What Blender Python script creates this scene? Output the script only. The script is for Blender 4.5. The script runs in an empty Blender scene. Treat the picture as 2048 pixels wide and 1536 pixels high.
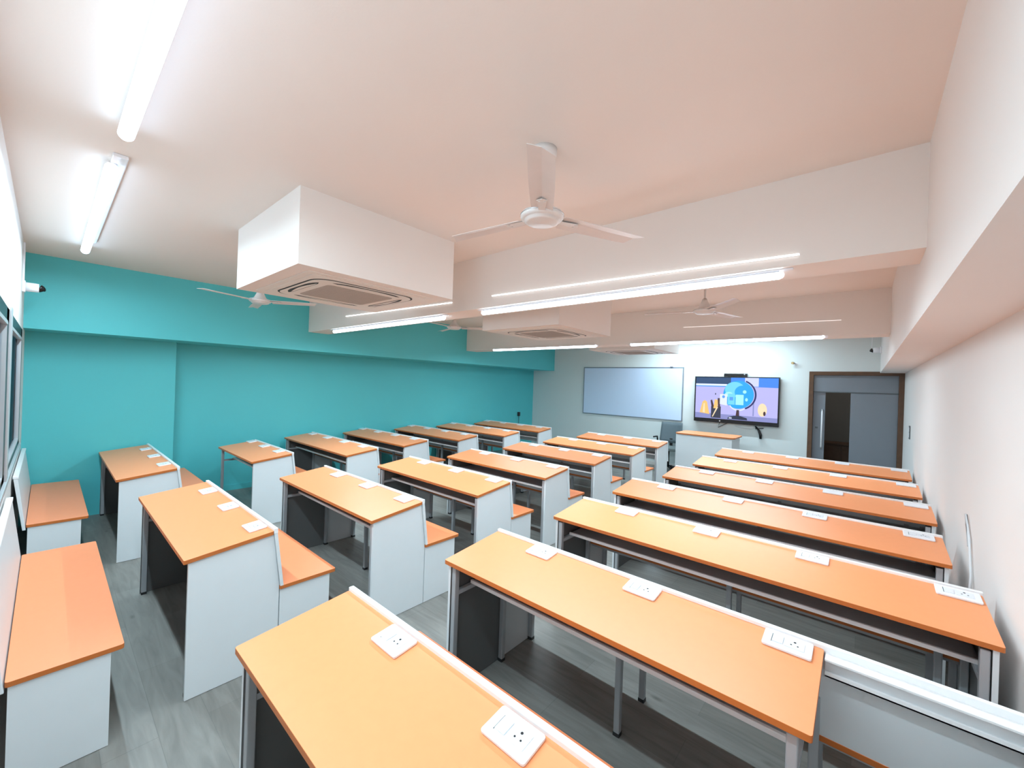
import bpy, bmesh, math, random
from mathutils import Matrix, Vector
random.seed(7)
scene = bpy.context.scene
C = scene.collection

# ------------------------------------------------------------------ camera
YAW, PIT, ROL, F_PX, CZ = -0.7158643, -0.0003496, 0.0342881, 808.9, 1.7048
_f = Vector((math.sin(YAW)*math.cos(PIT), math.cos(YAW)*math.cos(PIT), math.sin(PIT)))
_r = Vector((math.cos(YAW), -math.sin(YAW), 0.0))
_u = _r.cross(_f)
_c, _s = math.cos(ROL), math.sin(ROL)
_r2, _u2 = _r*_c + _u*_s, -_r*_s + _u*_c
cam_data = bpy.data.cameras.new('camera')
cam_data.sensor_width = 36.0
cam_data.lens = F_PX/2048*36.0
cam_data.clip_start = 0.02
cam = bpy.data.objects.new('camera', cam_data)
C.objects.link(cam)
m = Matrix((( _r2.x, _u2.x, -_f.x, 0), (_r2.y, _u2.y, -_f.y, 0), (_r2.z, _u2.z, -_f.z, CZ), (0, 0, 0, 1)))
cam.matrix_world = m
scene.camera = cam

# ------------------------------------------------------------------ world, exposure
world = bpy.data.worlds.new('night_sky')
scene.world = world
world.use_nodes = True
world.node_tree.nodes['Background'].inputs[0].default_value = (0.05, 0.07, 0.11, 1)
world.node_tree.nodes['Background'].inputs[1].default_value = 0.35
scene.view_settings.view_transform = 'Standard'
scene.view_settings.look = 'None'
scene.view_settings.gamma = 1.0
scene.view_settings.exposure = 0.95
scene.view_settings.use_curve_mapping = False
scene.cycles.diffuse_bounces = 7
scene.cycles.max_bounces = 10
TUBE_POWER = 7.0       # glow of the tube diffusers themselves
LAMP_W = 1.0           # scale of the downward lamps inside the tube fittings
LAMP_COL = (0.70, 0.92, 1.03)
GHOST_POWER = 2.2      # glow of the added strips that copy ghost images of the tubes

# ------------------------------------------------------------------ materials
def srgb(r, g, b):
    f = lambda v: (v/255/12.92) if v/255 <= 0.04045 else ((v/255+0.055)/1.055)**2.4
    return (f(r), f(g), f(b), 1.0)

def mat(name, col, rough=0.5, metal=0.0, noise=0.0, nscale=8.0, bump=0.0, bscale=200.0, spec=0.5, emit=None, estr=0.0, trans=0.0):
    m = bpy.data.materials.new(name); m.use_nodes = True
    nt = m.node_tree; b = nt.nodes['Principled BSDF']
    b.inputs['Base Color'].default_value = col
    b.inputs['Roughness'].default_value = rough
    b.inputs['Metallic'].default_value = metal
    b.inputs['Specular IOR Level'].default_value = spec
    if trans: b.inputs['Transmission Weight'].default_value = trans
    if emit:
        b.inputs['Emission Color'].default_value = emit
        b.inputs['Emission Strength'].default_value = estr
    tc = nt.nodes.new('ShaderNodeTexCoord')
    if noise:
        n = nt.nodes.new('ShaderNodeTexNoise'); n.inputs['Scale'].default_value = nscale; n.inputs['Detail'].default_value = 5
        mx = nt.nodes.new('ShaderNodeMix'); mx.data_type = 'RGBA'
        mx.inputs[6].default_value = tuple(c*(1-noise) for c in col[:3])+(1,)
        mx.inputs[7].default_value = tuple(min(1, c*(1+noise)) for c in col[:3])+(1,)
        nt.links.new(tc.outputs['Object'], n.inputs['Vector'])
        nt.links.new(n.outputs['Fac'], mx.inputs[0]); nt.links.new(mx.outputs[2], b.inputs['Base Color'])
    if bump:
        n2 = nt.nodes.new('ShaderNodeTexNoise'); n2.inputs['Scale'].default_value = bscale; n2.inputs['Detail'].default_value = 3
        bp = nt.nodes.new('ShaderNodeBump'); bp.inputs['Strength'].default_value = bump; bp.inputs['Distance'].default_value = 0.002
        nt.links.new(tc.outputs['Object'], n2.inputs['Vector'])
        nt.links.new(n2.outputs['Fac'], bp.inputs['Height']); nt.links.new(bp.outputs['Normal'], b.inputs['Normal'])
    return m

M_CEIL = mat('ceiling_paint', (0.80, 0.735, 0.685, 1), 0.7, noise=0.015, nscale=1.5, bump=0.15, bscale=90)
M_WALL = mat('white_wall_paint', (0.80, 0.77, 0.75, 1), 0.6, noise=0.02, nscale=2.0, bump=0.15, bscale=90)
M_BULK = mat('white_boxing_paint', (0.80, 0.755, 0.715, 1), 0.6, noise=0.015, nscale=3.0)
M_FRONT = mat('cool_white_wall_paint', (0.70, 0.76, 0.76, 1), 0.6, noise=0.02, nscale=2.0, bump=0.15, bscale=90)
M_TEAL = mat('teal_wall_paint', (0.095, 0.56, 0.60, 1), 0.55, noise=0.04, nscale=1.6, bump=0.15, bscale=90)
M_ORANGE = mat('orange_laminate', (0.93, 0.35, 0.145, 1), 0.38, noise=0.03, nscale=30, bump=0.08, bscale=500)
M_EDGE = mat('orange_edge_band', (0.55, 0.15, 0.028, 1), 0.4, noise=0.05, nscale=20)
M_SEAT = mat('orange_seat_laminate', (0.92, 0.30, 0.13, 1), 0.38, noise=0.03, nscale=30, bump=0.08, bscale=500)
M_LAM = mat('white_laminate', (0.74, 0.78, 0.80, 1), 0.4, noise=0.02, nscale=10)
M_GREYLAM = mat('grey_laminate', (0.34, 0.36, 0.38, 1), 0.45, noise=0.04, nscale=8)
M_INNER_SHADE = mat('inner_laminate_shade', (0.13, 0.13, 0.128, 1), 0.5, noise=0.04, nscale=8)  # white laminate darkened, under-desk shade put into the colour
M_ALU = mat('white_aluminium', (0.90, 0.91, 0.92, 1), 0.3, metal=0.05, noise=0.02, nscale=20)
M_LEG = mat('powder_coated_steel', (0.42, 0.44, 0.46, 1), 0.35, metal=0.15, noise=0.03, nscale=20)
M_FOOT = mat('black_plastic', (0.02, 0.02, 0.022, 1), 0.5, noise=0.05)
M_PLATE = mat('white_plastic', (0.86, 0.88, 0.92, 1), 0.3, noise=0.01)
M_PLATE2 = mat('white_plastic_module', (0.80, 0.83, 0.88, 1), 0.25, noise=0.01)
M_FAN = mat('fan_enamel', (0.74, 0.73, 0.72, 1), 0.3, noise=0.02)
M_BLADE = mat('fan_blade_enamel', (0.72, 0.68, 0.66, 1), 0.35, noise=0.05, nscale=12)
M_AC = mat('cassette_plastic', (0.80, 0.75, 0.70, 1), 0.4, noise=0.02)
M_ACG = mat('cassette_grille', (0.42, 0.39, 0.36, 1), 0.6, noise=0.04)
M_DARK = mat('dark_gap', (0.012, 0.012, 0.013, 1), 0.6, noise=0.1)
M_TUBE = mat('lit_tube', (1, 1, 1, 1), 0.5, emit=(0.78, 0.93, 1.05, 1), estr=TUBE_POWER, noise=0.001)
M_CAP = mat('glowing_end_cap', (0.95, 0.96, 1, 1), 0.4, emit=(0.9, 0.96, 1.0, 1), estr=0.5, noise=0.001)
M_TUBEC = mat('lit_ceiling_tube', (1, 1, 1, 1), 0.5, emit=(0.62, 0.86, 1.12, 1), estr=3.4, noise=0.001)
M_GHOST_FAINT = mat('faint_ghost_strip', (1, 1, 1, 1), 0.5, emit=(1.0, 0.93, 0.88, 1), estr=0.30, noise=0.001)
M_GHOST = mat('glowing_ghost_strip', (1, 1, 1, 1), 0.5, emit=(0.97, 0.98, 1.0, 1), estr=GHOST_POWER, noise=0.001)
M_BATTEN = mat('batten_enamel', (0.85, 0.87, 0.92, 1), 0.3, noise=0.01)
M_BOARD = mat('whiteboard_surface', (0.62, 0.75, 0.95, 1), 0.25, noise=0.01)
M_BFRAME = mat('board_frame', (0.28, 0.31, 0.36, 1), 0.35, metal=0.6, noise=0.05)
M_BROWN = mat('brown_door_frame', (0.11, 0.052, 0.025, 1), 0.45, noise=0.35, nscale=14)
M_DOOR = mat('grey_door_panel', (0.20, 0.225, 0.26, 1), 0.35, noise=0.03)
M_BLACK = mat('black_gloss', (0.006, 0.006, 0.007, 1), 0.25, noise=0.1)
M_WINF = mat('window_frame_dark', (0.012, 0.013, 0.016, 1), 0.35, noise=0.1)
M_WINW = mat('window_trim_pale', (0.55, 0.58, 0.60, 1), 0.35, metal=0.3, noise=0.03)
M_CHAIR = mat('grey_chair_mesh', (0.10, 0.135, 0.155, 1), 0.7, noise=0.1, nscale=60, bump=0.2)
M_CHSEAT = mat('chair_seat_grey', (0.14, 0.17, 0.17, 1), 0.8, noise=0.1, nscale=60)
M_CABLE = mat('white_cable', (0.7, 0.72, 0.74, 1), 0.4, noise=0.01)
M_SWF = mat('switch_frame_grey', (0.09, 0.11, 0.12, 1), 0.4, noise=0.05)
M_CHROME = mat('brushed_chrome', (0.6, 0.62, 0.64, 1), 0.25, metal=0.9, noise=0.03)

def floor_material():
    m = bpy.data.materials.new('grey_wood_plank_floor'); m.use_nodes = True
    nt = m.node_tree; L = nt.links; b = nt.nodes['Principled BSDF']
    tc = nt.nodes.new('ShaderNodeTexCoord')
    br = nt.nodes.new('ShaderNodeTexBrick')
    br.inputs['Scale'].default_value = 1.0
    br.inputs['Brick Width'].default_value = 1.22
    br.inputs['Row Height'].default_value = 0.19
    br.inputs['Mortar Size'].default_value = 0.0012
    br.inputs['Color1'].default_value = (0.20, 0.195, 0.18, 1)
    br.inputs['Color2'].default_value = (0.26, 0.255, 0.24, 1)
    br.inputs['Mortar'].default_value = (0.17, 0.17, 0.16, 1)
    L.new(tc.outputs['Object'], br.inputs['Vector'])
    mp = nt.nodes.new('ShaderNodeMapping'); mp.inputs['Scale'].default_value = (1.1, 9.0, 1.0)
    L.new(tc.outputs['Object'], mp.inputs['Vector'])
    n = nt.nodes.new('ShaderNodeTexNoise'); n.inputs['Scale'].default_value = 2.2; n.inputs['Detail'].default_value = 8
    n.inputs['Distortion'].default_value = 1.2
    L.new(mp.outputs['Vector'], n.inputs['Vector'])
    rp = nt.nodes.new('ShaderNodeValToRGB')
    rp.color_ramp.elements[0].position = 0.3; rp.color_ramp.elements[0].color = (0.78, 0.78, 0.77, 1)
    rp.color_ramp.elements[1].position = 0.7; rp.color_ramp.elements[1].color = (1.12, 1.12, 1.10, 1)
    L.new(n.outputs['Fac'], rp.inputs['Fac'])
    mx = nt.nodes.new('ShaderNodeMix'); mx.data_type = 'RGBA'; mx.blend_type = 'MULTIPLY'; mx.inputs[0].default_value = 1
    L.new(br.outputs['Color'], mx.inputs[6]); L.new(rp.outputs['Color'], mx.inputs[7])
    # scattered knots
    mp2 = nt.nodes.new('ShaderNodeMapping'); mp2.inputs['Scale'].default_value = (1.5, 3.5, 1)
    L.new(tc.outputs['Object'], mp2.inputs['Vector'])
    vo = nt.nodes.new('ShaderNodeTexVoronoi'); vo.inputs['Scale'].default_value = 1.6
    L.new(mp2.outputs['Vector'], vo.inputs['Vector'])
    r2 = nt.nodes.new('ShaderNodeValToRGB')
    r2.color_ramp.elements[0].position = 0.0; r2.color_ramp.elements[0].color = (0.5, 0.5, 0.49, 1)
    r2.color_ramp.elements[1].position = 0.10; r2.color_ramp.elements[1].color = (1, 1, 1, 1)
    L.new(vo.outputs['Distance'], r2.inputs['Fac'])
    m2 = nt.nodes.new('ShaderNodeMix'); m2.data_type = 'RGBA'; m2.blend_type = 'MULTIPLY'; m2.inputs[0].default_value = 1
    L.new(mx.outputs[2], m2.inputs[6]); L.new(r2.outputs['Color'], m2.inputs[7])
    L.new(m2.outputs[2], b.inputs['Base Color'])
    b.inputs['Roughness'].default_value = 0.42
    bp = nt.nodes.new('ShaderNodeBump'); bp.inputs['Strength'].default_value = 0.15; bp.inputs['Distance'].default_value = 0.002
    L.new(n.outputs['Fac'], bp.inputs['Height']); L.new(bp.outputs['Normal'], b.inputs['Normal'])
    return m
M_FLOOR = floor_material()

# ------------------------------------------------------------------ mesh helpers
class MB:
    """collects geometry; .build() links it as ONE mesh object"""
    def __init__(s): s.v = []; s.f = []; s.mi = []; s.smooth = []
    def add(s, verts, faces, mi=0, smooth=False):
        o = len(s.v); s.v += [tuple(v) for v in verts]
        for f in faces: s.f.append(tuple(i+o for i in f)); s.mi.append(mi); s.smooth.append(smooth)
        return s
    def box(s, x0, x1, y0, y1, z0, z1, mi=0):
        v = [(x0,y0,z0),(x1,y0,z0),(x1,y1,z0),(x0,y1,z0),(x0,y0,z1),(x1,y0,z1),(x1,y1,z1),(x0,y1,z1)]
        return s.add(v, [(0,3,2,1),(4,5,6,7),(0,1,5,4),(1,2,6,5),(2,3,7,6),(3,0,4,7)], mi)
    def prism_x(s, yz, x0, x1, mi=0):       # yz polygon (counter-clockwise seen from +x), extruded along x
        n = len(yz)
        v = [(x0, y, z) for y, z in yz] + [(x1, y, z) for y, z in yz]
        f = [tuple(reversed(range(n))), tuple(range(n, 2*n))] + [(i, (i+1) % n, n+(i+1) % n, n+i) for i in range(n)]
        return s.add(v, f, mi)
    def prism_z(s, xy, z0, z1, mi_top=0, mi_side=None, zf=None):   # xy polygon ccw; zf(x,y) adds height
        n = len(xy); zf = zf or (lambda x, y: 0.0); ms = mi_top if mi_side is None else mi_side
        v = [(x, y, z0+zf(x, y)) for x, y in xy] + [(x, y, z1+zf(x, y)) for x, y in xy]
        s.add(v, [tuple(range(n, 2*n))], mi_top)
        o = len(s.v)-2*n
        for f in [tuple(reversed(range(n)))] + [(i, (i+1) % n, n+(i+1) % n, n+i) for i in range(n)]:
            s.f.append(tuple(i+o for i in f)); s.mi.append(ms); s.smooth.append(False)
        return s
    def tube(s, pts, r, n=12, mi=0, caps=True):
        pts = [Vector(p) for p in pts]; rings = []
        for i, p in enumerate(pts):
            d = (pts[min(i+1, len(pts)-1)]-pts[max(i-1, 0)]).normalized()
            a = d.cross(Vector((0, 0, 1))) if abs(d.z) < 0.95 else d.cross(Vector((1, 0, 0)))
            a.normalize(); b = d.cross(a)
            rr = r[i] if isinstance(r, (list, tuple)) else r
            rings.append([p + (a*math.cos(2*math.pi*k/n) + b*math.sin(2*math.pi*k/n))*rr for k in range(n)])
        v = [q for rg in rings for q in rg]; f = []
        for i in range(len(rings)-1):
            for k in range(n):
                f.append((i*n+k, i*n+(k+1) % n, (i+1)*n+(k+1) % n, (i+1)*n+k))
        s.add(v, f, mi, True)
        if caps:
            o = len(s.v)-len(v)
            s.f.append(tuple(reversed([o+k for k in range(n)]))); s.mi.append(mi); s.smooth.append(False)
            e = o+(len(rings)-1)*n
            s.f.append(tuple(e+k for k in range(n))); s.mi.append(mi); s.smooth.append(False)
        return s
    def lathe(s, prof, cx=0, cy=0, n=40, mi=0):    # prof [(r,z)...] about z
        v = []; f = []
        for r, z in prof:
            for k in range(n): v.append((cx+r*math.cos(2*math.pi*k/n), cy+r*math.sin(2*math.pi*k/n), z))
        for i in range(len(prof)-1):
            for k in range(n): f.append((i*n+k, i*n+(k+1) % n, (i+1)*n+(k+1) % n, (i+1)*n+k))
        s.add(v, f, mi, True)
        o = len(s.v)-len(v)
        s.f.append(tuple(reversed([o+k for k in range(n)]))); s.mi.append(mi); s.smooth.append(False)
        e = o+(len(prof)-1)*n
        s.f.append(tuple(e+k for k in range(n))); s.mi.append(mi); s.smooth.append(False)
        return s
    def build(s, name, mats, parent=None, bevel=0.0, loc=None):
        me = bpy.data.meshes.new(name); me.from_pydata(s.v, [], s.f)
        mats = mats if isinstance(mats, (list, tuple)) else [mats]
        for m_ in mats: me.materials.append(m_)
        for p, mi, sm in zip(me.polygons, s.mi, s.smooth): p.material_index = mi; p.use_smooth = sm
        bm = bmesh.new(); bm.from_mesh(me)
        bmesh.ops.recalc_face_normals(bm, faces=bm.faces)
        bm.to_mesh(me); bm.free(); me.update()
        o = bpy.data.objects.new(name, me); C.objects.link(o)
        if parent: o.parent = parent
        if loc: o.location = loc
        if bevel:
            md = o.modifiers.new('bevel', 'BEVEL'); md.width = bevel; md.segments = 2; md.limit_method = 'ANGLE'
        return o

def rrect(x0, x1, y0, y1, r, n=5):
    out = []
    for cx, cy, a0 in ((x1-r, y0+r, -90), (x1-r, y1-r, 0), (x0+r, y1-r, 90), (x0+r, y0+r, 180)):
        for k in range(n+1):
            a = math.radians(a0+90*k/n); out.append((cx+r*math.cos(a), cy+r*math.sin(a)))
    return out

def tag(o, label, cat, group=None):
    o['label'] = label; o['category'] = cat
    if group: o['group'] = group
    return o
def thing(name, label, cat, loc=(0, 0, 0), rotz=0.0, group=None):
    o = bpy.data.objects.new(name, None); C.objects.link(o)
    o.empty_display_size = 0.1
    o.location = loc; o.rotation_euler = (0, 0, rotz)
    return tag(o, label, cat, group)
def struct(name, mb, mats, bevel=0.0):
    o = mb.build(name, mats, None, bevel); o['kind'] = 'structure'; return o
def copy_tree(o, parent=None):
    c = o.copy(); C.objects.link(c)
    if parent: c.parent = parent
    for ch in list(o.children): copy_tree(ch, c)
    return c

# ------------------------------------------------------------------ room dimensions (metres)
H = 2.846
BK = -0.166            # back (window) wall
F = 8.96               # front wall
R = 0.49               # right wall
RS = 0.195             # right beam face
T1, T2, T3 = -6.30, -6.78, -7.00
HT, HS = 2.095, 2.087  # undersides of the side beams
HB1, HB2 = 2.376, 2.362
B1, B2 = 2.557, 5.753
W = 0.30

struct('floor', MB().box(-7.2, 1.2, -0.5, F+2.6, -0.1, 0.0), M_FLOOR)
struct('ceiling', MB().box(-7.2, 0.8, -0.3, F+0.2, H, H+0.12), M_CEIL)
struct('wall_right', MB().box(R, R+0.15, BK-0.1, F+0.1, 0, H), M_WALL)
struct('wall_left', MB().box(T3-0.15, T3, BK-0.1, F+0.1, 0, H), M_TEAL)
struct('trim_1', MB().box(T3, T2, BK, 1.10, 0, H), M_TEAL)                       # teal pier
struct('trim_2', MB().box(T3, T1, BK, F, HT, H), M_TEAL)                         # teal beam
struct('trim_3', MB().box(RS, R, BK, F, HS, H), M_WALL)                          # beam along the right wall
struct('trim_4', MB().box(T1, RS, B1, B1+W, HB1, H), M_BULK)                     # first cross beam
struct('trim_5', MB().box(T1, RS, B2, B2+W, HB2, H), M_BULK)                     # second cross beam
# front wall with the door opening
DX0, DX1, DZ = -0.742, 0.49, 2.109
wf = MB().box(T3-0.15, DX0, F, F+0.12, 0, H).box(DX0, R+0.15, F, F+0.12, DZ, H)
struct('wall_front', wf, M_FRONT)
# back wall with two window openings
WZ0, WZ1 = 0.985, 2.06
wins = [(-6.02, -4.16), (-4.02, -2.10)]
BT = 0.03
wb = MB().box(T3-0.15, wins[0][0], BK-BT, BK, 0, H).box(wins[1][1], R+0.15, BK-BT, BK, 0, H)
wb.box(wins[0][0], wins[1][1], BK-BT, BK, 0, WZ0).box(wins[0][0], wins[1][1], BK-BT, BK, WZ1, H)
wb.box(wins[0][1], wins[1][0], BK-BT, BK, WZ0, WZ1)
struct('wall_back', wb, M_WALL)
# skirting on the long walls
struct('baseboard_left', MB().box(T3, T3+0.012, 1.10, F, 0, 0.08), M_TEAL)
struct('baseboard_right', MB().box(R-0.012, R, BK, F, 0, 0.08), M_WALL)
struct('baseboard_front', MB().box(T3, DX0, F-0.012, F, 0, 0.08), M_WALL)

M_GLASS = mat('window_glass', (0.9, 0.95, 1, 1), 0.02, trans=1.0)
_nt = M_GLASS.node_tree
_tr = _nt.nodes.new('ShaderNodeBsdfTransparent'); _tr.inputs[0].default_value = (0.9, 0.93, 0.95, 1)
_gl = _nt.nodes.new('ShaderNodeBsdfGlossy'); _gl.inputs['Roughness'].default_value = 0.05
_mx = _nt.nodes.new('ShaderNodeMixShader'); _mx.inputs[0].default_value = 0.08
_nt.links.new(_tr.outputs[0], _mx.inputs[1]); _nt.links.new(_gl.outputs[0], _mx.inputs[2])
_nt.links.new(_mx.outputs[0], _nt.nodes['Material Output'].inputs['Surface'])
for i, (a, b) in enumerate(wins):
    w = MB()
    fr = 0.085
    w.box(a, b, BK-0.028, BK+0.004, WZ0, WZ0+0.05).box(a, b, BK-0.028, BK+0.004, WZ1-fr, WZ1)
    w.box(a, a+fr+0.12, BK-0.028, BK+0.004, WZ0, WZ1).box(b-fr, b, BK-0.028, BK+0.004, WZ0, WZ1)
    fo = struct('window_%d' % (i+1), w, M_WINF, 0.002)
    # pale sash with a rolled head rail
    s_ = MB().box(a+0.2, b-0.09, BK-0.02, BK+0.008, WZ1-fr-0.022, WZ1-fr).box(a+0.2, b-0.09, BK-0.02, BK+0.006, WZ0+0.05, WZ0+0.065)
    s_.box(a+0.205, a+0.215, BK-0.02, BK+0.006, WZ0+0.05, WZ1-fr)
    s_.build('window_sash', M_WINW, fo)
    MB().box(a+0.2, b-0.09, BK-0.016, BK-0.011, WZ0+0.05, WZ1-fr).build('window_pane', M_GLASS, fo)
struct('trim_6', MB().box(wins[0][1], wins[1][0], BK-BT, BK+0.014, WZ0-0.01, WZ1+0.02), M_WINW, 0.003)
struct('trim_7', MB().box(wins[0][0]-0.03, wins[1][1]+0.03, BK-0.02, BK+0.018, WZ0-0.035, WZ0), M_WINW, 0.004)

# neighbouring block seen through the windows
bl = thing('apartment_building', 'grey apartment block with rows of lit windows outside the classroom window', 'building', (-16.0, -2.85, -6))
M_FAC = mat('grey_facade', (0.20, 0.20, 0.21, 1), 0.8, noise=0.2, nscale=2)
M_LITW = mat('lit_window_glass', (0.8, 0.8, 0.8, 1), 0.4, emit=(0.85, 0.88, 0.92, 1), estr=0.8, noise=0.01)
MB().box(-3, 0, -4.2, 2.6, 0, 14).build('wall', M_FAC, bl)
MB().box(-3.1, 0.1, -4.3, 2.7, 14, 14.3).build('roof', M_FAC, bl)
wm = MB().box(-0.02, 0.03, 0, 0.42, 0, 0.55)
w0 = None
for rz in range(15):
    for cy in range(7):
        if (rz*5+cy*3) % 4 == 0: continue
        if w0 is None: w0 = wm.build('window', M_LITW, bl); w1 = w0
        else:
            w1 = w0.copy(); C.objects.link(w1); w1.parent = bl
        w1.location = (0, -3.9+cy*0.9, 0.6+rz*0.88)

# door in the front wall
d = MB().box(DX0, DX0+0.065, F-0.015, F+0.12, 0, DZ).box(DX0+0.065, DX1, F-0.015, F+0.12, DZ-0.065, DZ)
d.box(DX1-0.065, DX1, F-0.015, F+0.12, 0, DZ-0.065)
door = struct('door_1', d, M_BROWN, 0.003)
dx0, dx1 = DX0+0.065, DX1-0.065
MB().box(dx0, dx1, F+0.03, F+0.06, 1.76, DZ-0.065).build('transom_panel', M_DOOR, door, 0.002)
MB().box(dx0, dx1, F+0.022, F+0.03, 1.745, 1.76).build('transom_rail', M_SWF, door)
lf = MB().box(dx0, -0.505, F+0.06, F+0.10, 0.01, 1.745).build('door_leaf', M_DOOR, door, 0.003)
hd = MB().tube([(-0.545, F+0.06, 0.75), (-0.545, F+0.015, 0.79), (-0.545, F+0.015, 1.40), (-0.545, F+0.06, 1.44)], 0.012, 10).build('door_handle', M_PLATE, lf)
MB().box(-0.64, -0.60, F+0.05, F+0.06, 1.10, 1.13).build('lock', M_SWF, lf)
MB().box(-0.165, dx1, F+0.03, F+0.06, 0.01, 1.745).build('door_leaf', M_DOOR, door, 0.003)
# dim corridor beyond the door
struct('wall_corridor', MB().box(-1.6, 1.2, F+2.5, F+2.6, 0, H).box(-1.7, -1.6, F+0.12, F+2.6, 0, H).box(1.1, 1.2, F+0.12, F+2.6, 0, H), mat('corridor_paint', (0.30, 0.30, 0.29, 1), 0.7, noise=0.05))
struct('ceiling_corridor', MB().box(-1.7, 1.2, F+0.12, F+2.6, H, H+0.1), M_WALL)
cb = thing('corridor_cabinet', 'low brown cabinet in the dim corridor seen through the door gap', 'cabinet', (-0.30, F+1.5, 0))
MB().box(-0.45, 0.45, -0.2, 0.2, 0.05, 0.72).build('body', M_BROWN, cb, 0.005)
MB().box(-0.47, 0.47, -0.22, 0.22, 0.72, 0.75).build('top', M_BROWN, cb, 0.004)
MB().box(-0.43, -0.01, -0.215, -0.2, 0.08, 0.70).build('door', M_BROWN, cb, 0.002)
MB().box(0.01, 0.43, -0.215, -0.2, 0.08, 0.70).build('door', M_BROWN, cb, 0.002)

cl = thing('added_corridor_lamp', 'unseen added fill lamp in the corridor ceiling beyond the door', 'light', (-0.35, F+1.0, H))  # added out of view so the corridor shows dimly through the gap
MB().lathe([(0.10, 0.0), (0.12, -0.01), (0.12, -0.03), (0.10, -0.04)]).build('fill_lamp_housing', M_PLATE, cl)
MB().lathe([(0.09, -0.0405), (0.09, -0.045)]).build('diffuser', mat('fill_lamp_diffuser', (0.9, 0.9, 0.9, 1), 0.5, emit=(1.0, 0.9, 0.8, 1), estr=32.0, noise=0.001), cl)

# ------------------------------------------------------------------ ceiling lights
TUBE_FIX = {}
def tube_light(x0, x1, y, z, label, group, r=0.021, batten=None, watts=20.0, tilt=0.0, glow=None):
    L_ = x1-x0
    t = thing('tube_light', label, 'light', ((x0+x1)/2, y, z), 0, group)
    tb = MB().tube([(-L_/2+0.02, 0, 0), (L_/2-0.02, 0, 0)], r, 24, caps=False)
    for fi, f_ in enumerate(tb.f):      # opaque white back on the upper side, lit diffuser below
        zc = sum(tb.v[q][2] for q in f_)/len(f_)
        tb.mi[fi] = 1 if zc > r*0.5 else 0
    tb.build('tube', [glow or M_TUBE, M_BATTEN], t)
    for sx in (-1, 1):
        e0 = sx*(L_/2-0.02)
        MB().tube([(e0, 0, 0), (e0+sx*r*0.5, 0, 0), (e0+sx*r*0.8, 0, 0), (e0+sx*r*0.95, 0, 0)], [r*0.99, r*0.85, r*0.55, r*0.1], 20).build('end_cap', M_CAP, t)
    ld = bpy.data.lights.new('lamp', 'AREA'); ld.shape = 'RECTANGLE'; ld.size = L_-0.06; ld.size_y = r*1.4
    ld.energy = watts*LAMP_W; ld.color = LAMP_COL; ld.spread = math.radians(175)
    lo = bpy.data.objects.new('lamp', ld); C.objects.link(lo); lo.parent = t; lo.location = (0, 0, -r-0.001); lo.rotation_euler = (tilt, 0, 0)
    if batten:
        bx0, bx1, by0, by1, bz0, bz1 = batten
        MB().box(bx0-(x0+x1)/2, bx1-(x0+x1)/2, by0-y, by1-y, bz0-z, bz1-z).build('batten', M_BATTEN, t, 0.004)
    return t
tube_light(-2.62, -0.20, 0.215, 2.795, 'white tube light on the ceiling, running off the top edge of the photo', 'tube lights on the ceiling by the windows', 0.030, (-2.58, -0.25, 0.202, 0.228, 2.822, H), 22, 0.0, M_TUBEC)
tube_light(-5.45, -3.08, 0.205, 2.795, 'white tube light on the ceiling above the teal wall corner, with batten stub showing', 'tube lights on the ceiling by the windows', 0.030, (-5.2, -2.99, 0.20, 0.262, 2.828, H), 24, 0.0, M_TUBEC)
tube_light(-2.66, -0.34, B1+0.045, 2.346, 'bright tube light under the near cross beam, right of the boxed air conditioner', 'tube lights under the near beam', 0.022, (-2.70, -0.30, B1+0.03, B1+0.06, 2.366, HB1))
tube_light(-5.58, -3.18, B1+0.045, 2.346, 'bright tube light under the near cross beam, left end beside the teal wall', 'tube lights under the near beam', 0.022, (-5.66, -3.14, B1+0.03, B1+0.06, 2.366, HB1))
tube_light(-5.50, -3.22, B2-0.026, 2.354, 'bright tube light on the far cross beam, in front of the teal wall end', 'tube lights on the far beam', 0.022, (-5.52, -3.20, B2-0.012, B2, 2.34, HB2+0.01))
tube_light(-2.66, -0.345, B2-0.026, 2.354, 'bright tube light on the far cross beam, above whiteboard and television', 'tube lights on the far beam', 0.022, (-2.68, -0.32, B2-0.012, B2, 2.34, HB2+0.01))
tube_light(-3.50, -1.10, 8.22, 2.80, 'tube light on the ceiling just before the whiteboard and television wall', 'tube light by the front wall', 0.025, (-3.4, -1.2, 8.20, 8.26, 2.826, H), 30)

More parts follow.
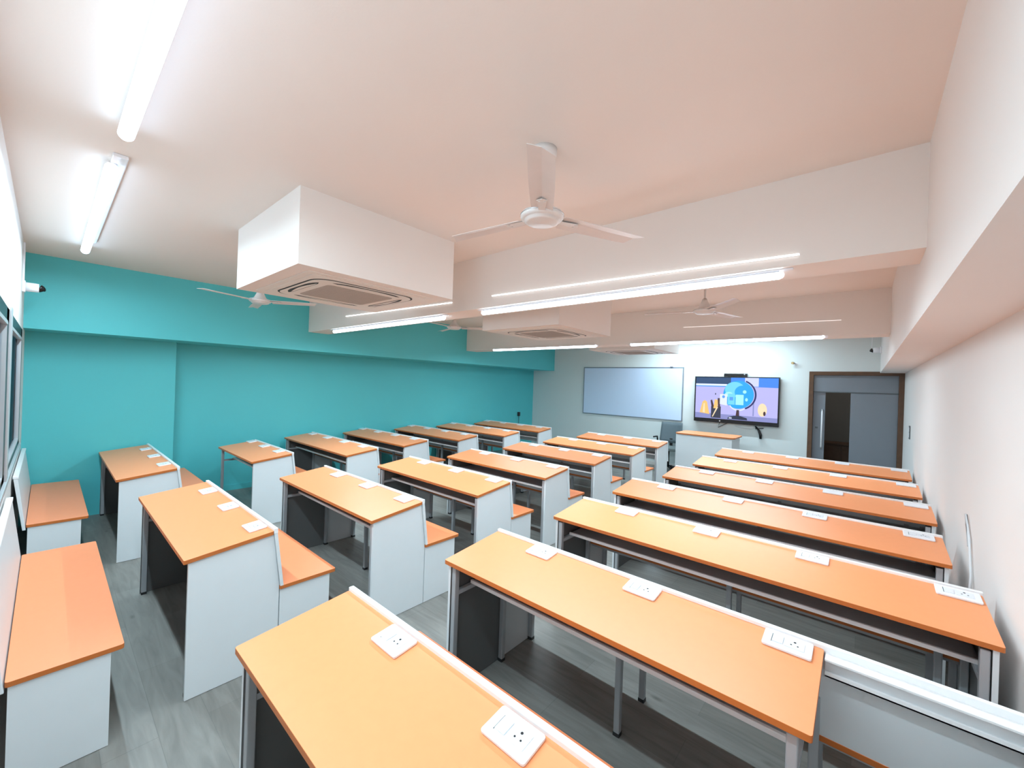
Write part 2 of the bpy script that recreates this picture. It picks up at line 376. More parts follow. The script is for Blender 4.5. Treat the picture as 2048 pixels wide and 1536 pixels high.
def ghost_strip(pA, pB, y, label, h=0.008, m_=None):  # added glowing strips repeating the tubes' ghost images; no real fittings
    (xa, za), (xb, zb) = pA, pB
    t = thing('tube_ghost_strip', label, 'light', ((xa+xb)/2, y, (za+zb)/2), 0, 'added tube ghosts on the cross beams')
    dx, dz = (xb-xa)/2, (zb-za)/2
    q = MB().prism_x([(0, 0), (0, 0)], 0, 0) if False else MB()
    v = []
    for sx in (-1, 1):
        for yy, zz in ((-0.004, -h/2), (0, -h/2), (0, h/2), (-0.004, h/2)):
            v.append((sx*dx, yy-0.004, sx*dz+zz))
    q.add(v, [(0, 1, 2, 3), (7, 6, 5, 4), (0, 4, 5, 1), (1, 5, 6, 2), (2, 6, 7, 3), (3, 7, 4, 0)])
    q.build('diffuser', m_ or M_GHOST, t)
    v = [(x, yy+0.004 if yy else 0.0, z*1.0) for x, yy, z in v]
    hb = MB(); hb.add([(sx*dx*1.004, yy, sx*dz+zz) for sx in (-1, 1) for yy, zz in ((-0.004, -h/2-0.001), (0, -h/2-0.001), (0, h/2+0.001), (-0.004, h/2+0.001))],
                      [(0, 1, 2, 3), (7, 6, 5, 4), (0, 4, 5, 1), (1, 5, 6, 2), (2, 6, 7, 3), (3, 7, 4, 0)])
    hb.build('ghost_backing', M_BATTEN, t)
ghost_strip((-2.487, 2.472), (-0.273, 2.430), B1, 'added glowing tube ghost on the near beam face, above the longest tube light')
ghost_strip((-5.138, 2.514), (-3.023, 2.470), B1, 'added glowing tube ghost on the near beam face, below the boxed air conditioner')
ghost_strip((-1.90, 2.566), (-0.21, 2.536), B2, 'faint added tube ghost on the far beam face, below the distant ceiling fan', 0.006, M_GHOST_FAINT)

# ------------------------------------------------------------------ ceiling cassettes
def air_conditioner(x0, x1, y0, y1, z0, label):
    cx, cy = (x0+x1)/2, (y0+y1)/2
    t = thing('ceiling_air_conditioner', label, 'air conditioner', (cx, cy, z0), 0, 'boxed ceiling cassette air conditioners')
    a, b = (x1-x0)/2, (y1-y0)/2
    MB().box(-a, a, -b, b, 0.0, H-z0).build('casing', M_BULK, t)
    s = 0.50
    pan = MB().prism_z(rrect(-s, s, -s, s, 0.02), -0.00504, 0.0).prism_z(rrect(-s+0.05, s-0.05, -s+0.05, s-0.05, 0.03), -0.00840, -0.00504)
    p = pan.build('cassette_panel', M_AC, t, 0.004)
    # dark octagon-like air gap ring: rounded square with bowed sides
    def ring(rad, corner, zz, bow=0.0):
        return rrect(-rad, rad, -rad, rad, corner, 8)
    MB().prism_z(ring(0.405, 0.13, 0), -0.01008, -0.00861).build('air_gap', M_DARK, p)
    MB().prism_z(ring(0.393, 0.125, 0), -0.01260, -0.01029).build('outer_ring', M_AC, p)
    for k in range(4):
        lv = MB()
        n = 12; v = []
        for i in range(n+1):
            u = -0.27+0.54*i/n; e = math.sqrt(max(0.0, 1-(u/0.275)**2)) if abs(u) < 0.275 else 0
            v.append((u, 0.325+0.048*min(1, e*1.2)))
        low = [(-0.27+0.54*i/n, 0.322) for i in range(n, -1, -1)]
        poly = list(reversed(v+low[1:-1]))
        lv.prism_z(poly, -0.01365, -0.01281)
        g = lv.build('air_slot', M_DARK, p); g.rotation_euler = (0, 0, k*math.pi/2)
        v2 = [(-0.23+0.46*i/n, 0.332+0.026*math.sin(math.pi*i/n)) for i in range(n+1)]
        low2 = [(-0.23+0.46*i/n, 0.329) for i in range(n, -1, -1)]
        g2 = MB().prism_z(list(reversed(v2+low2[1:-1])), -0.01512, -0.01378).build('louver', M_AC, p); g2.rotation_euler = (0, 0, k*math.pi/2)
    gr = MB().prism_z(rrect(-0.265, 0.265, -0.265, 0.265, 0.04), -0.01512, -0.01302)
    for i in range(24):
        u = -0.24+i*0.0209
        gr.box(-0.245, 0.245, u-0.003, u+0.003, -0.01638, -0.01512)
    gr.build('intake_grille', M_ACG, p)
    return t
air_conditioner(-3.749, -2.56, 0.965, 2.164, 2.378, 'large white boxed air conditioner hanging from the ceiling nearest the camera')
air_conditioner(-3.749, -2.56, 3.691, 4.900, 2.380, 'boxed air conditioner between the two cross beams, smaller in view')
air_conditioner(-3.749, -2.56, 6.40, 7.535, 2.355, 'farthest boxed air conditioner, showing below the far beam above the whiteboard')

# ------------------------------------------------------------------ ceiling fans
def make_fan(x, y, zm, a0, label, blade_r=0.575):
    t = thing('ceiling_fan', label, 'fan', (x, y, H), 0, 'white three-blade ceiling fans')
    z = zm-H
    MB().lathe([(0.0, 0.0), (0.062, 0.0), (0.060, -0.03), (0.045, -0.065), (0.022, -0.09), (0.012, -0.092)]).build('canopy', M_FAN, t)
    MB().tube([(0, 0, -0.085), (0, 0, z+0.12)], 0.011, 12).build('downrod', M_FAN, t)
    mo = MB().lathe([(0.010, z+0.145), (0.018, z+0.155), (0.030, z+0.125), (0.056, z+0.068), (0.064, z+0.058), (0.085, z+0.050), (0.100, z+0.046), (0.105, z+0.038), (0.105, z+0.028), (0.100, z+0.020), (0.090, z+0.016), (0.084, z+0.015), (0.082, z+0.006), (0.070, z+0.001), (0.0, z-0.001)]).build('motor_housing', M_FAN, t)
    MB().lathe([(0.101, z+0.040), (0.1065, z+0.038), (0.1065, z+0.034), (0.101, z+0.032)]).build('trim_ring', M_CHROME, mo)
    for k in range(3):
        b = MB(); n = 10; top = []; bot = []
        for i in range(n+1):
            u = i/n; r = 0.108+(blade_r-0.108)*u
            w = 0.050+0.004*math.sin(math.pi*min(1, u*1.1))
            tw = -0.17*(1-0.4*u)
            for s_, lst in ((1, top), (-1, bot)):
                rr = r+(0.03*(-s_) if u > 0.9 else 0)
                lst.append((rr, s_*w, s_*w*tw-0.004*abs(s_)))
        mid = [(0.108+(blade_r-0.108)*i/n, 0, 0.006) for i in range(n+1)]
        v = []
        for dz in (0.0, -0.002):
            for row in (bot, mid, top):
                v += [(px, py, pz+dz+z+0.030) for px, py, pz in row]
        N = n+1; f = []
        for lay in (0, 1):
            o = lay*3*N
            for rr in (0, 1):
                for i in range(n):
                    q = (o+rr*N+i, o+rr*N+i+1, o+(rr+1)*N+i+1, o+(rr+1)*N+i)
                    f.append(q if lay == 0 else tuple(reversed(q)))
        o = 3*N
        for i in range(n):
            f.append((i, o+i, o+i+1, i+1)); f.append((2*N+i, 2*N+i+1, o+2*N+i+1, o+2*N+i))
        for e in (0, n):
            f.append((e, N+e, o+N+e, o+e)); f.append((N+e, 2*N+e, o+2*N+e, o+N+e))
        b.add(v, f, 0, False)
        bl_ = b.build('blade', M_BLADE, t); bl_.rotation_euler = (0, 0, math.radians(a0+120*k))
        br = MB().prism_z([(0.085, -0.014), (0.14, -0.018), (0.195, -0.024), (0.21, 0.0), (0.195, 0.024), (0.14, 0.018), (0.085, 0.014)], z+0.0225, z+0.026)
        br.lathe([(0.005, z+0.0225), (0.005, z+0.020)], 0.185, 0.012, 10).lathe([(0.005, z+0.0225), (0.005, z+0.020)], 0.185, -0.012, 10)
        bo = br.build('blade_bracket', M_FAN, bl_)
    return t
make_fan(-1.20, 1.56, 2.488, 66.5, 'large white ceiling fan nearest the camera, in front of the near cross beam')
make_fan(-4.97, 1.50, 2.480, 50, 'small-looking white ceiling fan beside the teal wall, below the boxed air conditioner')
make_fan(-4.60, 3.94, 2.480, 42, 'tiny white ceiling fan before the teal wall, between the two cross beams')
make_fan(-1.24, 4.36, 2.480, 72, 'ceiling fan hanging in front of the far beam, above the television')
make_fan(-1.34, 7.10, 2.475, 20, 'farthest ceiling fan, mostly hidden behind the far cross beam')

# ------------------------------------------------------------------ bench desks
def z_top(y): return 0.740+0.049*y/0.42
def socket_plate(parent, x, yc, detail, wide=0.15, flip=False):
    sl = 0.049/0.42; ang = math.atan(sl)
    h = 0.096 if detail else 0.09
    s = MB().prism_z(rrect(-wide/2, wide/2, -h/2, h/2, 0.008, 3), 0.0, 0.009).build('socket_plate', M_PLATE, parent, 0.002)
    s.location = (x, yc, z_top(yc)+0.001); s.rotation_euler = (ang, 0, 0)
    if detail:
        MB().box(-0.046, -0.012, -0.022, 0.022, 0.009, 0.0125).build('switch', M_PLATE2, s, 0.0015)
        MB().box(-0.0485, -0.0465, -0.024, 0.024, 0.009, 0.0102).build('frame_gap', M_SWF, s)
        o = MB().box(-0.008, 0.052, -0.024, 0.024, 0.009, 0.0108)
        oo = o.build('outlet', M_PLATE2, s, 0.0015)
        hh = MB()
        hh.lathe([(0.0042, 0.0104), (0.0042, 0.0112)], 0.022, 0.012, 12)
        hh.lathe([(0.0030, 0.0104), (0.0030, 0.0112)], 0.012, -0.006, 12)
        hh.lathe([(0.0030, 0.0104), (0.0030, 0.0112)], 0.032, -0.006, 12)
        hh.build('pin_holes', M_DARK, s)
    return s

def bench_desk(x0, x1, y0, label, group, sockets, legs_mid=(), left_panel=True, seat=True, x_full=None, detail=True, depth=0.42, right_panel=True, inset=0.012):
    """desk with a bench fixed to its front; x_full = right end of back panel and seat when longer than the desktop"""
    xf = x_full if x_full is not None else x1
    t = thing('bench_desk', label, 'desk', ((x0+x1)/2, y0, 0), 0, group)
    X = lambda x: x-(x0+x1)/2
    a, b, e = X(x0), X(x1), X(xf)
    D = depth
    MB().prism_z(rrect(a, b, 0.0, D, 0.008, 4), -0.022, 0.0, 0, 1, lambda x, y: 0.740+0.049*y/D).build('desktop', [M_ORANGE, M_EDGE], t, 0.0015)
    MB().box(a-0.002, e+0.002, D-0.001, D+0.021, 0.772, 0.803).build('edge_trim', M_ALU, t, 0.003)
    # sloping back panel that is also the backrest of the bench
    MB().prism_x([(D+0.001, 0.774), (0.464, 0.449), (0.481, 0.449), (D+0.019, 0.774)], a-0.001, e+0.001).build('back_panel', M_LAM if x_full is None else M_LAM, t)
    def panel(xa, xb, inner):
        # two skins: white outside, darkened inside with painted shade
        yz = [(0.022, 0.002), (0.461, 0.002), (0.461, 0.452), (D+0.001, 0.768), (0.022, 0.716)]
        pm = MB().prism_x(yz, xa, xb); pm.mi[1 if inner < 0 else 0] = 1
        pm.build('side_panel', [M_LAM, M_INNER_SHADE], t, 0.001)
    def seatpanel(xa, xb):
        MB().prism_x([(0.466, 0.002), (0.765, 0.002), (0.765, 0.427), (0.466, 0.427)], xa, xb).build('seat_side_panel', M_LAM, t, 0.001)
    ends = []
    if left_panel: ends.append((a+inset, a+inset+0.018))
    if right_panel: ends.append((e-inset-0.018, e-inset))
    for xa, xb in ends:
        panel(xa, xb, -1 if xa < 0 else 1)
        if seat: seatpanel(xa, xb)
    if seat:
        MB().prism_z(rrect(a, e, 0.462, 0.800, 0.010, 3), 0.428, 0.450, 0, 1).build('seat', [M_SEAT, M_EDGE], t, 0.0015)
        MB().box(a+0.05, e-0.05, 0.50, 0.53, 0.398, 0.428).build('seat_rail', M_LEG, t)
        MB().box(a+0.05, e-0.05, 0.72, 0.75, 0.398, 0.428).build('seat_rail', M_LEG, t)
    # book shelf with a pale front tube
    MB().box(a+0.05, b-0.05, 0.17, 0.425, 0.576, 0.588).build('shelf', M_GREYLAM, t)
    MB().box(a+0.045, b-0.045, 0.156, 0.172, 0.574, 0.594).build('shelf_rail', M_ALU, t, 0.003)
    MB().box(a+0.05, b-0.05, 0.20, 0.225, 0.700, 0.735).build('desk_rail', M_LEG, t)
    def leg(x, y, z1, w=0.030):
        l = MB().box(x-w/2, x+w/2, y-w/2, y+w/2, 0.012, z1).build('leg', M_LEG, t, 0.004)
        MB().box(x-w/2-0.001, x+w/2+0.001, y-w/2-0.001, y+w/2+0.001, 0.0, 0.018).build('rubber_foot', M_FOOT, l)
    i2 = inset+0.036
    for x in (a+i2, e-i2):
        leg(x, 0.440, 0.60)
        if seat: leg(x, 0.735, 0.428)
    leg(a+i2, 0.042, 0.700); leg(b-i2 if x_full is None else b-0.05, 0.042, 0.700)
    for x in legs_mid:
        leg(X(x), 0.440, 0.60)
        if seat: leg(X(x), 0.735, 0.428)
    # stub arms carrying the shelf
    for x in (a+i2, b-i2):
        MB().box(x-0.012, x+0.012, 0.05, 0.44, 0.552, 0.574).build('shelf_bracket', M_LEG, t)
    for x in sockets:
        socket_plate(t, X(x), D-0.055, detail)
    return t

DG = 'orange-topped white bench desks in rows'
# right-hand column, against the white wall
R_ROWS = [
 # x0, x1, y0
 (-1.655, -0.083, 0.457), (-1.690, -0.083, 1.436), (-1.705, 0.445, 2.474), (-1.735, 0.415, 3.462),
 (-1.665, 0.455, 4.506), (-1.665, 0.455, 5.560), (-1.680, 0.455, 6.660)]
R_LAB = [
 'orange desk nearest the camera, cut off by the bottom edge of the photo',
 'orange desk in the right column with a bare grey backboard extending past its end',
 'full-length orange desk by the right wall, directly in front of the bare grey backboard',
 'fourth orange desk from the camera in the column along the right wall',
 'third orange desk from the front in the column along the right wall',
 'second orange desk from the front in the column along the right wall',
 'frontmost orange desk in the right column, nearest the brown-framed door']
for i, (x0, x1, y0) in enumerate(R_ROWS):
    sx = [-1.30+0.553*k for k in range(4)]
    if i == 0: sx = [-1.224, -0.670, -0.20]
    if i == 1: sx = [-1.312, -0.739, -0.187]
    if i == 3: sx = [-1.367, -0.808, -0.255, 0.300]
    bench_desk(x0, x1, y0, R_LAB[i], DG, sx, legs_mid=((-0.87,), (-0.87, -0.105))[i] if i < 2 else (-0.62, 0.31), x_full=0.455 if i == 1 else None, detail=i < 4, seat=i < 6)
# C-channel and cable hole on the bare backboard of the second row
ext = [o for o in C.objects if o.name == 'bench_desk.001'][0]
xc = (-1.690-0.083)/2
ch = MB()
ch.box(-0.083-xc+0.004, 0.455-xc, 0.372, 0.420, 0.772, 0.780).box(-0.083-xc+0.004, 0.455-xc, 0.414, 0.420, 0.715, 0.772)
ch.box(-0.083-xc+0.004, 0.455-xc, 0.385, 0.420, 0.712, 0.720).box(-0.083-xc+0.004, 0.455-xc, 0.385, 0.390, 0.712, 0.732)
ch.build('channel_rail', M_ALU, ext, 0.0015)
MB().tube([(-0.083-xc+0.012, 0.07, 0.60), (-0.083-xc+0.016, 0.09, 0.50), (-0.083-xc+0.004, 0.08, 0.30), (-0.083-xc-0.004, 0.085, 0.05)], 0.004, 8).build('cable', M_CABLE, ext)

# middle column
M_ROWS = [(-4.17, -2.60, 0.480), (-4.16, -2.498, 1.468), (-4.073, -2.464, 2.439), (-4.04, -2.461, 3.410), (-4.06, -2.50, 4.500), (-4.10, -2.480, 5.560), (-4.12, -2.54, 6.660)]
M_LAB = [
 'orange desk with three socket plates in the middle column, right behind the nearest window-side bench',
 'second middle-column desk from the window wall, pale orange top beside the aisle',
 'third middle-column desk from the window wall, orange seat end showing beside the aisle',
 'fourth middle-column desk from the window wall, halfway to the whiteboard',
 'third middle-column desk from the whiteboard end',
 'second middle-column desk from the whiteboard end',
 'frontmost middle-column desk, just before the grey office chair and below the whiteboard']
for i, (x0, x1, y0) in enumerate(M_ROWS):
    sx = [x1-0.165-0.54*k for k in range(3)]
    bench_desk(x0, x1, y0, M_LAB[i], DG, sx, legs_mid=((x0+x1)/2,), detail=i < 3, seat=i < 6)
# left column, along the teal wall
L_ROWS = [(-6.745, -4.93, 0.417, 3), (-6.42, -5.09, 1.507, 3), (-6.86, -4.84, 2.470, 4), (-6.94, -5.06, 3.455, 4), (-6.95, -5.04, 4.500, 4), (-6.95, -4.965, 5.540, 4), (-6.95, -5.015, 6.660, 4)]
L_LAB = [
 'orange desk with three socket plates standing against the projecting teal pier',
 'short orange desk on open tube legs beside the teal wall, just beyond the pier',
 'third desk from the window wall along the teal wall, with four socket plates',
 'fourth desk from the window wall along the teal wall, its far end in shade',
 'third desk from the front along the teal wall',
 'second desk from the front along the teal wall',
 'frontmost desk along the teal wall, nearest the whiteboard wall corner']
for i, (x0, x1, y0, ns) in enumerate(L_ROWS):
    sp = {0: 0.555, 1: 0.50}.get(i, 0.53)
    sx = [x1-0.27-sp*k for k in range(ns)]
    if i == 0: sx = [-6.37, -5.81, -5.24]
    bench_desk(x0, x1, y0, L_LAB[i], DG, sx, legs_mid=((x0+x1)/2,), detail=i < 2, seat=i < 6, left_panel=(i != 1))

# ------------------------------------------------------------------ window-side benches
def wall_bench(x0, x1, label):
    t = thing('wall_bench', label, 'bench', ((x0+x1)/2, BK, 0), 0, 'benches against the window wall')
    h = (x1-x0)/2
    s0, s1 = 0.082, 0.428        # seat depth from the wall
    MB().prism_z(rrect(-h, h, s0, s1, 0.012, 3), 0.428, 0.450, 0, 1).build('seat', [M_SEAT, M_EDGE], t, 0.0015)
    MB().prism_x([(0.012, 0.815), (0.064, 0.41), (0.082, 0.41), (0.034, 0.825), (0.030, 0.83), (0.012, 0.83)], -h-0.001, h+0.001).build('backrest', M_LAM, t, 0.003)
    MB().box(-h-0.004, h+0.004, 0.008, 0.038, 0.826, 0.846).build('edge_trim', M_ALU, t, 0.003)
    for xa in (-h+0.01, h-0.028):
        MB().prism_x([(0.09, 0.002), (0.385, 0.002), (0.385, 0.427), (0.09, 0.427)], xa, xa+0.018).build('side_panel', M_LAM, t, 0.001)
    for x in (-h+0.05, 0, h-0.05):
        for y in (0.11, 0.36):
            l = MB().box(x-0.015, x+0.015, y-0.015, y+0.015, 0.012, 0.428).build('leg', M_LEG, t, 0.004)
            MB().box(x-0.016, x+0.016, y-0.016, y+0.016, 0.0, 0.018).build('rubber_foot', M_FOOT, l)
    MB().box(-h+0.05, h-0.05, 0.345, 0.375, 0.398, 0.428).build('seat_rail', M_LEG, t)
    return t
wall_bench(-6.70, -4.99, 'orange-seated bench with white backrest below the window, beside the teal pier')
wall_bench(-4.215, -2.535, 'larger-looking orange-seated bench at the bottom left of the photo, against the window wall')

# ------------------------------------------------------------------ front of the room
bd = thing('whiteboard', 'wide blue-white whiteboard with thin grey frame on the front wall', 'whiteboard', (-4.142, F, 1.6075))
bw, bh = 1.218, 0.5745
MB().box(-bw, bw, -0.016, 0.0, -bh, bh).build('writing_surface', M_BOARD, bd)
fm = MB().box(-bw-0.008, bw+0.008, -0.024, 0, bh-0.012, bh+0.008).box(-bw-0.008, bw+0.008, -0.024, 0, -bh-0.008, -bh+0.012)
fm.box(-bw-0.008, -bw+0.012, -0.024, 0, -bh+0.012, bh-0.012).box(bw-0.012, bw+0.008, -0.024, 0, -bh+0.012, bh-0.012)
fm.build('frame', M_BFRAME, bd, 0.002)
MB().tube([(bw-0.27, -0.02, bh-0.005), (bw-0.27, -0.045, bh+0.012), (bw-0.22, -0.045, bh+0.012), (bw-0.22, -0.02, bh-0.005)], 0.010, 10).build('clip', M_BFRAME, bd)

def flat(col, e=1.0, name='picture_tone'):
    return mat(name, (0.01, 0.01, 0.01, 1), 0.4, emit=col, estr=e*0.62, noise=0.001)
tv = thing('television', 'black wide-screen television showing a blue globe, on the front wall', 'television', (-1.914, F-0.08, 1.532))
tw, th = 0.746, 0.462
MB().box(-tw, tw, 0.0, 0.055, -th, th).build('case', M_BLACK, tv, 0.006)
bz = MB().box(-tw, tw, -0.010, 0.0, th-0.018, th).box(-tw, tw, -0.010, 0.0, -th, -th+0.075)
bz.box(-tw, -tw+0.022, -0.010, 0.0, -th+0.075, th-0.018).box(tw-0.022, tw, -0.010, 0.0, -th+0.075, th-0.018)
bz.build('bezel', M_BLACK, tv, 0.002)
MB().lathe([(0.014, 0), (0.014, 0.003)], 0, 0, 20).build('logo', M_CHROME, tv)
lg = [o for o in tv.children if o.name.startswith('logo')][0]
lg.rotation_euler = (math.pi/2, 0, 0); lg.location = (-0.25, -0.010, -th+0.036)
# picture on the screen; u,v in 0..1 across the lit area
sx0, sx1, sz0, sz1 = -tw+0.022, tw-0.022, -th+0.075, th-0.018
cols = [flat(srgb(178, 176, 232)), flat(srgb(28, 62, 104)), flat(srgb(200, 205, 250)), flat(srgb(60, 130, 235)), flat(srgb(20, 160, 245)),
        flat(srgb(110, 205, 250)), flat(srgb(12, 18, 90)), flat(srgb(20, 34, 62)), flat(srgb(60, 32, 40)), flat(srgb(235, 190, 110)),
        flat(srgb(240, 215, 175)), flat(srgb(215, 225, 255)), flat(srgb(130, 135, 190)), flat(srgb(40, 44, 66)), flat(srgb(160, 230, 255)), flat(srgb(80, 150, 230))]
PX = MB(); layer = [0]
def P(pts, mi):
    layer[0] += 1; yy = -0.0006*layer[0]*0.25-0.0005
    v = [(sx0+(sx1-sx0)*u, yy, sz0+(sz1-sz0)*w) for u, w in pts]
    PX.add(v, [tuple(range(len(v)))], mi)
def ell(cu, cv, ru, rv, n=28, a0=0, a1=360):
    return [(cu+ru*math.cos(math.radians(a0+(a1-a0)*i/n)), cv+rv*math.sin(math.radians(a0+(a1-a0)*i/n))) for i in range(n+(0 if a1-a0 == 360 else 1))]
def band(cu, cv, ru, rv, ru2, rv2, a0, a1, n=20):
    return ell(cu, cv, ru, rv, n, a0, a1)+list(reversed(ell(cu, cv, ru2, rv2, n, a0, a1)))
P([(0, 0), (1, 0), (1, 1), (0, 1)], 0)
P([(0, 0.84), (0.48, 0.84), (0.48, 1), (0, 1)], 1)
P([(0.45, 0.80), (1, 0.78), (1, 1), (0.45, 1)], 3)
P([(0.62, 0.80), (0.78, 0.80), (0.78, 1), (0.62, 1)], 2)
P([(0, 0.80), (0.40, 0.80), (0.40, 0.845), (0, 0.845)], 11)
P([(0, 0.775), (0.40, 0.775), (0.40, 0.80), (0, 0.80)], 15)
P([(0, 0), (1, 0), (1, 0.10), (0, 0.13)], 12)
P([(0.06, 0.13), (0.19, 0.10), (0.155, 0.40), (0.125, 0.44), (0.095, 0.40)], 9)
P([(0.10, 0.14), (0.13, 0.13), (0.125, 0.36), (0.11, 0.36)], 10)
P([(0.72, 0.12), (0.735, 0.12), (0.735, 0.46), (0.72, 0.46)], 12)
P(ell(0.83, 0.27, 0.052, 0.15), 10)
P(ell(0.855, 0.19, 0.014, 0.05), 8)
P([(0.21, 0.02), (0.335, 0.02), (0.335, 0.30), (0.21, 0.30)], 13)
P([(0.215, 0.28), (0.20, 0.44), (0.22, 0.46), (0.25, 0.28)], 8)
P([(0.24, 0.25), (0.255, 0.47), (0.30, 0.45), (0.29, 0.25)], 9)
P([(0.30, 0.28), (0.29, 0.50), (0.325, 0.50), (0.325, 0.28)], 8)
P([(0.225, 0.05), (0.235, 0.04), (0.30, 0.28), (0.28, 0.28)], 10)
P(ell(0.262, 0.60, 0.007, 0.022), 13)
P(ell(0.545, 0.60, 0.185, 0.33, 40), 4)
P(ell(0.50, 0.72, 0.12, 0.18, 30), 5)
P(ell(0.60, 0.66, 0.10, 0.16, 30), 4)
P(ell(0.43, 0.60, 0.05, 0.06, 16), 14)
P(ell(0.62, 0.67, 0.022, 0.04, 16), 14)
P([(0.32, 0.36), (0.41, 0.33), (0.41, 0.60), (0.32, 0.60)], 11)
P([(0.42, 0.36), (0.505, 0.36), (0.505, 0.62), (0.42, 0.62)], 5)
P([(0.515, 0.36), (0.61, 0.36), (0.61, 0.60), (0.515, 0.60)], 14)
P([(0.44, 0.46), (0.485, 0.46), (0.485, 0.54), (0.44, 0.54)], 15)
P(ell(0.365, 0.54, 0.018, 0.035, 14), 15)
P(ell(0.645, 0.49, 0.016, 0.04, 14), 14)
P(band(0.56, 0.60, 0.20, 0.36, 0.18, 0.325, -68, 68, 26), 6)
P(band(0.55, 0.42, 0.12, 0.20, 0.11, 0.17, 205, 310, 16), 11)
P([(0.52, 0.08), (0.565, 0.08), (0.56, 0.24), (0.53, 0.24)], 8)
P([(0.42, 0.015), (0.66, 0.012), (0.655, 0.06), (0.58, 0.10), (0.50, 0.10), (0.43, 0.06)], 7)
P([(0.44, 0.03), (0.475, 0.03), (0.475, 0.055), (0.44, 0.055)], 11)
PX.build('screen', cols, tv)
# wall arm sticking out below
MB().tube([(-0.26, 0.03, -th+0.01), (-0.29, 0.045, -th-0.10), (-0.12, 0.05, -th+0.005)], 0.007, 8).build('bracket_arm', M_SWF, tv)
MB().box(-0.35, 0.35, 0.055, 0.079, -0.2, 0.2).build('wall_mount', M_BLACK, tv)

wc = thing('video_bar', 'small black camera bar sitting on top of the television', 'camera', (-1.912, F-0.05, 1.532+th))
MB().box(-0.205, 0.205, -0.035, 0.035, 0.0, 0.068).build('body', M_BLACK, wc, 0.008)
ln = MB().lathe([(0.012, 0), (0.012, 0.006), (0.009, 0.008)], 0, 0, 16).build('lens', M_CHROME, wc); ln.rotation_euler = (math.pi/2, 0, 0); ln.location = (0.16, -0.034, 0.045)

cbx = thing('cable_bundle', 'black cable bundle with adapter hanging below the right end of the television', 'cable', (-1.49, F-0.03, 0.95))
MB().tube([(-0.06, 0.0, 0.10), (0.0, -0.01, 0.03), (0.03, -0.01, -0.05), (0.035, -0.01, -0.13)], [0.014, 0.02, 0.026, 0.022], 10).build('cables', M_BLACK, cbx)
MB().tube([(-0.06, 0, 0.055), (0.075, 0, 0.075)], 0.010, 8).build('connector', M_SWF, cbx)
MB().tube([(-0.42, 0.01, 0.075), (-0.30, 0.01, 0.045), (-0.12, 0.01, 0.045), (-0.05, 0.0, 0.09)], 0.005, 8).build('loose_cable', M_CABLE, cbx)

# teacher's desk
pd = thing('teacher_desk', 'white teacher desk with a rounded orange top, in front of the television', 'desk', (-2.20, 8.22, 0))
MB().prism_z(rrect(-0.505, 0.52, -0.335, 0.335, 0.09, 8), 0.862, 0.886, 0, 1).build('desktop', [M_ORANGE, M_EDGE], pd, 0.002)
MB().box(-0.488, 0.475, -0.30, -0.28, 0.0, 0.862).build('front_panel', M_LAM, pd, 0.002)
MB().box(0.455, 0.475, -0.28, 0.31, 0.0, 0.862).build('side_panel', M_LAM, pd, 0.002)
MB().box(-0.488, -0.468, -0.28, 0.31, 0.0, 0.862).build('side_panel', M_LAM, pd, 0.002)
MB().box(-0.468, 0.455, -0.27, 0.25, 0.62, 0.64).build('shelf', M_GREYLAM, pd)

# grey office chair beside it
oc = thing('office_chair', 'grey office chair standing left of the white teacher desk, facing the desks', 'chair', (-3.04, 8.52, 0), math.radians(6))
def curved_back():
    m_ = MB(); n = 10; v = []; f = []
    for side in (0, 1):
        for j in range(7):
            z = 0.57+0.43*j/6
            for i in range(n+1):
                u = -1+2*i/n; wv = 0.225*(1-0.06*(j/6)) if j else 0.21
                y = 0.20+0.10*(j/6)-0.05*(u*u)+0.02*side
                v.append((u*wv, y, z))
    N = n+1
    for side in (0, 1):
        o = side*7*N
        for j in range(6):
            for i in range(n):
                q = (o+j*N+i, o+j*N+i+1, o+(j+1)*N+i+1, o+(j+1)*N+i); f.append(q if side == 0 else tuple(reversed(q)))
    o = 7*N
    for i in range(n):
        f.append((i, o+i, o+i+1, i+1)); e = 6*N; f.append((e+i, e+i+1, o+e+i+1, o+e+i))
    for j in range(6):
        f.append((j*N, (j+1)*N, o+(j+1)*N, o+j*N)); e = n; f.append((j*N+e, o+j*N+e, o+(j+1)*N+e, (j+1)*N+e))
    m_.add(v, f, 0, True); return m_
curved_back().build('backrest', M_CHAIR, oc)
MB().prism_z(rrect(-0.24, 0.24, -0.24, 0.22, 0.06, 6), 0.45, 0.51).build('seat', M_CHSEAT, oc, 0.015)
for s_ in (-1, 1):
    ar = MB().tube([(s_*0.25, 0.16, 0.47), (s_*0.27, 0.14, 0.69), (s_*0.27, -0.12, 0.70)], 0.016, 10).build('armrest', M_BLACK, oc)
MB().tube([(0, 0.0, 0.10), (0, 0.0, 0.45)], 0.028, 14).build('gas_lift', M_BLACK, oc)
MB().box(-0.03, 0.03, 0.10, 0.235, 0.44, 0.455).box(-0.03, 0.03, 0.215, 0.235, 0.44, 0.66).build('back_bracket', M_BLACK, oc)
for k in range(5):
    a = math.radians(72*k+15); ca, sa = math.cos(a), math.sin(a)
    lg_ = MB().tube([(0.02*ca, 0.02*sa, 0.11), (0.28*ca, 0.28*sa, 0.075)], [0.022, 0.014], 10).build('leg', M_BLACK, oc)
    MB().tube([(0.28*ca-0.018*sa, 0.28*sa+0.018*ca, 0.028), (0.28*ca+0.018*sa, 0.28*sa-0.018*ca, 0.028)], 0.028, 16).build('caster', M_BLACK, lg_)

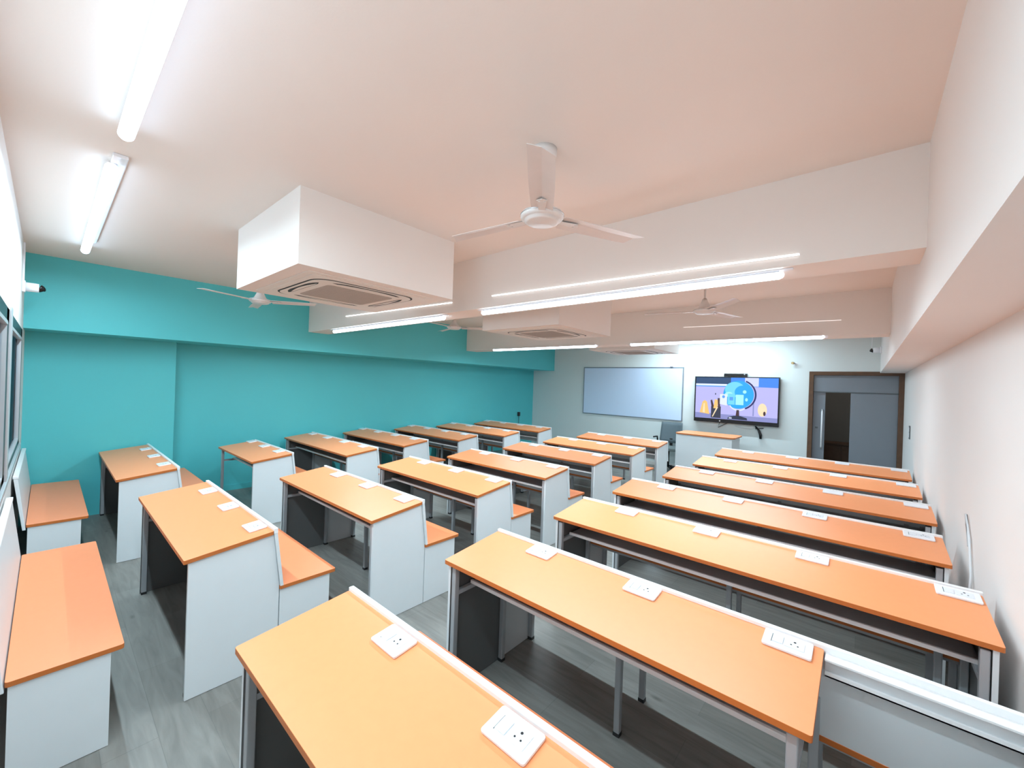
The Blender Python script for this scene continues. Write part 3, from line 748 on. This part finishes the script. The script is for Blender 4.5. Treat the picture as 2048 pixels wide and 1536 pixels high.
# small bits on walls
sn = thing('wall_sensor', 'tiny brass-coloured sensor on the white wall between television and door', 'sensor', (-0.955, F, 2.25))
MB().tube([(0, 0, 0), (-0.02, -0.05, 0.005)], 0.016, 12).build('stem', M_CHROME, sn)
MB().tube([(-0.02, -0.05, 0.005), (-0.035, -0.085, 0.008)], [0.02, 0.024], 12).build('head', mat('brass', (0.25, 0.17, 0.08, 1), 0.4, metal=0.7, noise=0.05), sn)
MB().lathe([(0.03, 0), (0.03, 0.006)], 0, 0, 20).build('base', M_PLATE, sn)
b_ = [o for o in sn.children if o.name.startswith('base')][0]; b_.rotation_euler = (math.pi/2, 0, 0)

def dome_camera(loc, d, label, conduit):
    t = thing('security_camera', label, 'camera', loc, 0, None)
    dx, dy = d
    MB().box(-0.045 if dx == 0 else min(0, dx*0.02), 0.045 if dx == 0 else max(0, dx*0.02), min(0, dy*0.02) if dx == 0 else -0.045, max(0, dy*0.02) if dx == 0 else 0.045, -0.05, 0.05).build('wall_box', M_PLATE, t, 0.004)
    MB().tube([(dx*0.02, dy*0.02, 0), (dx*0.10, dy*0.10, 0)], [0.042, 0.040], 20).build('body', M_PLATE, t)
    pts = []; rr = []
    for k in range(7):
        a = math.pi/2*k/6; pts.append((dx*(0.10+0.035*math.sin(a)), dy*(0.10+0.035*math.sin(a)), -0.004*k)); rr.append(max(0.002, 0.036*math.cos(a)))
    MB().tube(pts, rr, 20).build('lens_dome', M_BLACK, t)
    if conduit:
        MB().box(-0.008, 0.008, 0.0 if dy >= 0 and dx == 0 else -0.008, 0.012 if dx == 0 and dy >= 0 else 0.008, 0.05, conduit).build('conduit', M_PLATE, t)
    return t
dome_camera((-6.22+0.42, BK, 2.44), (0, 1), 'white security camera with black lens on the window wall, beside the teal beam', H-2.44-0.005)
dc = dome_camera((RS, 8.55, 2.43), (-1, 0), 'dark-lensed security camera on the right beam, above the brown-framed door', None)
MB().tube([(-0.115, 0, 0.03), (-0.115, 0, H-2.43-0.002)], 0.004, 8).build('conduit', M_PLATE, dc)

sw = thing('wall_switch', 'small grey-framed white switch plate on the right wall beside the door', 'switch', (R, 7.73, 1.228))
MB().box(-0.010, 0, -0.06, 0.06, -0.09, 0.09).build('frame', M_SWF, sw, 0.003)
MB().box(-0.014, -0.010, -0.038, 0.038, -0.068, 0.0).build('rocker', M_PLATE, sw, 0.002)
MB().box(-0.014, -0.010, -0.038, 0.038, 0.008, 0.068).build('rocker', M_PLATE, sw, 0.002)

pg = thing('power_adapter', 'black power adapter with dangling cable plugged into the teal wall', 'plug', (T3, 8.34, 0.90))
MB().box(0.0, 0.05, -0.035, 0.035, -0.05, 0.055).build('plug_body', M_FOOT, pg, 0.008)
MB().tube([(0.03, 0, -0.05), (0.03, 0.0, -0.25), (0.02, 0.01, -0.7)], 0.006, 8).build('cable', M_FOOT, pg)

wcb = MB().tube([(R-0.012, 3.50, 0.86), (R-0.01, 3.62, 1.02), (R-0.01, 3.50, 0.90), (R-0.01, 3.42, 0.72), (R-0.02, 3.38, 0.62)], 0.006, 8).build('power_cable', M_CABLE)
tag(wcb, 'thin white cable looped on the right wall behind the desk end', 'cable')
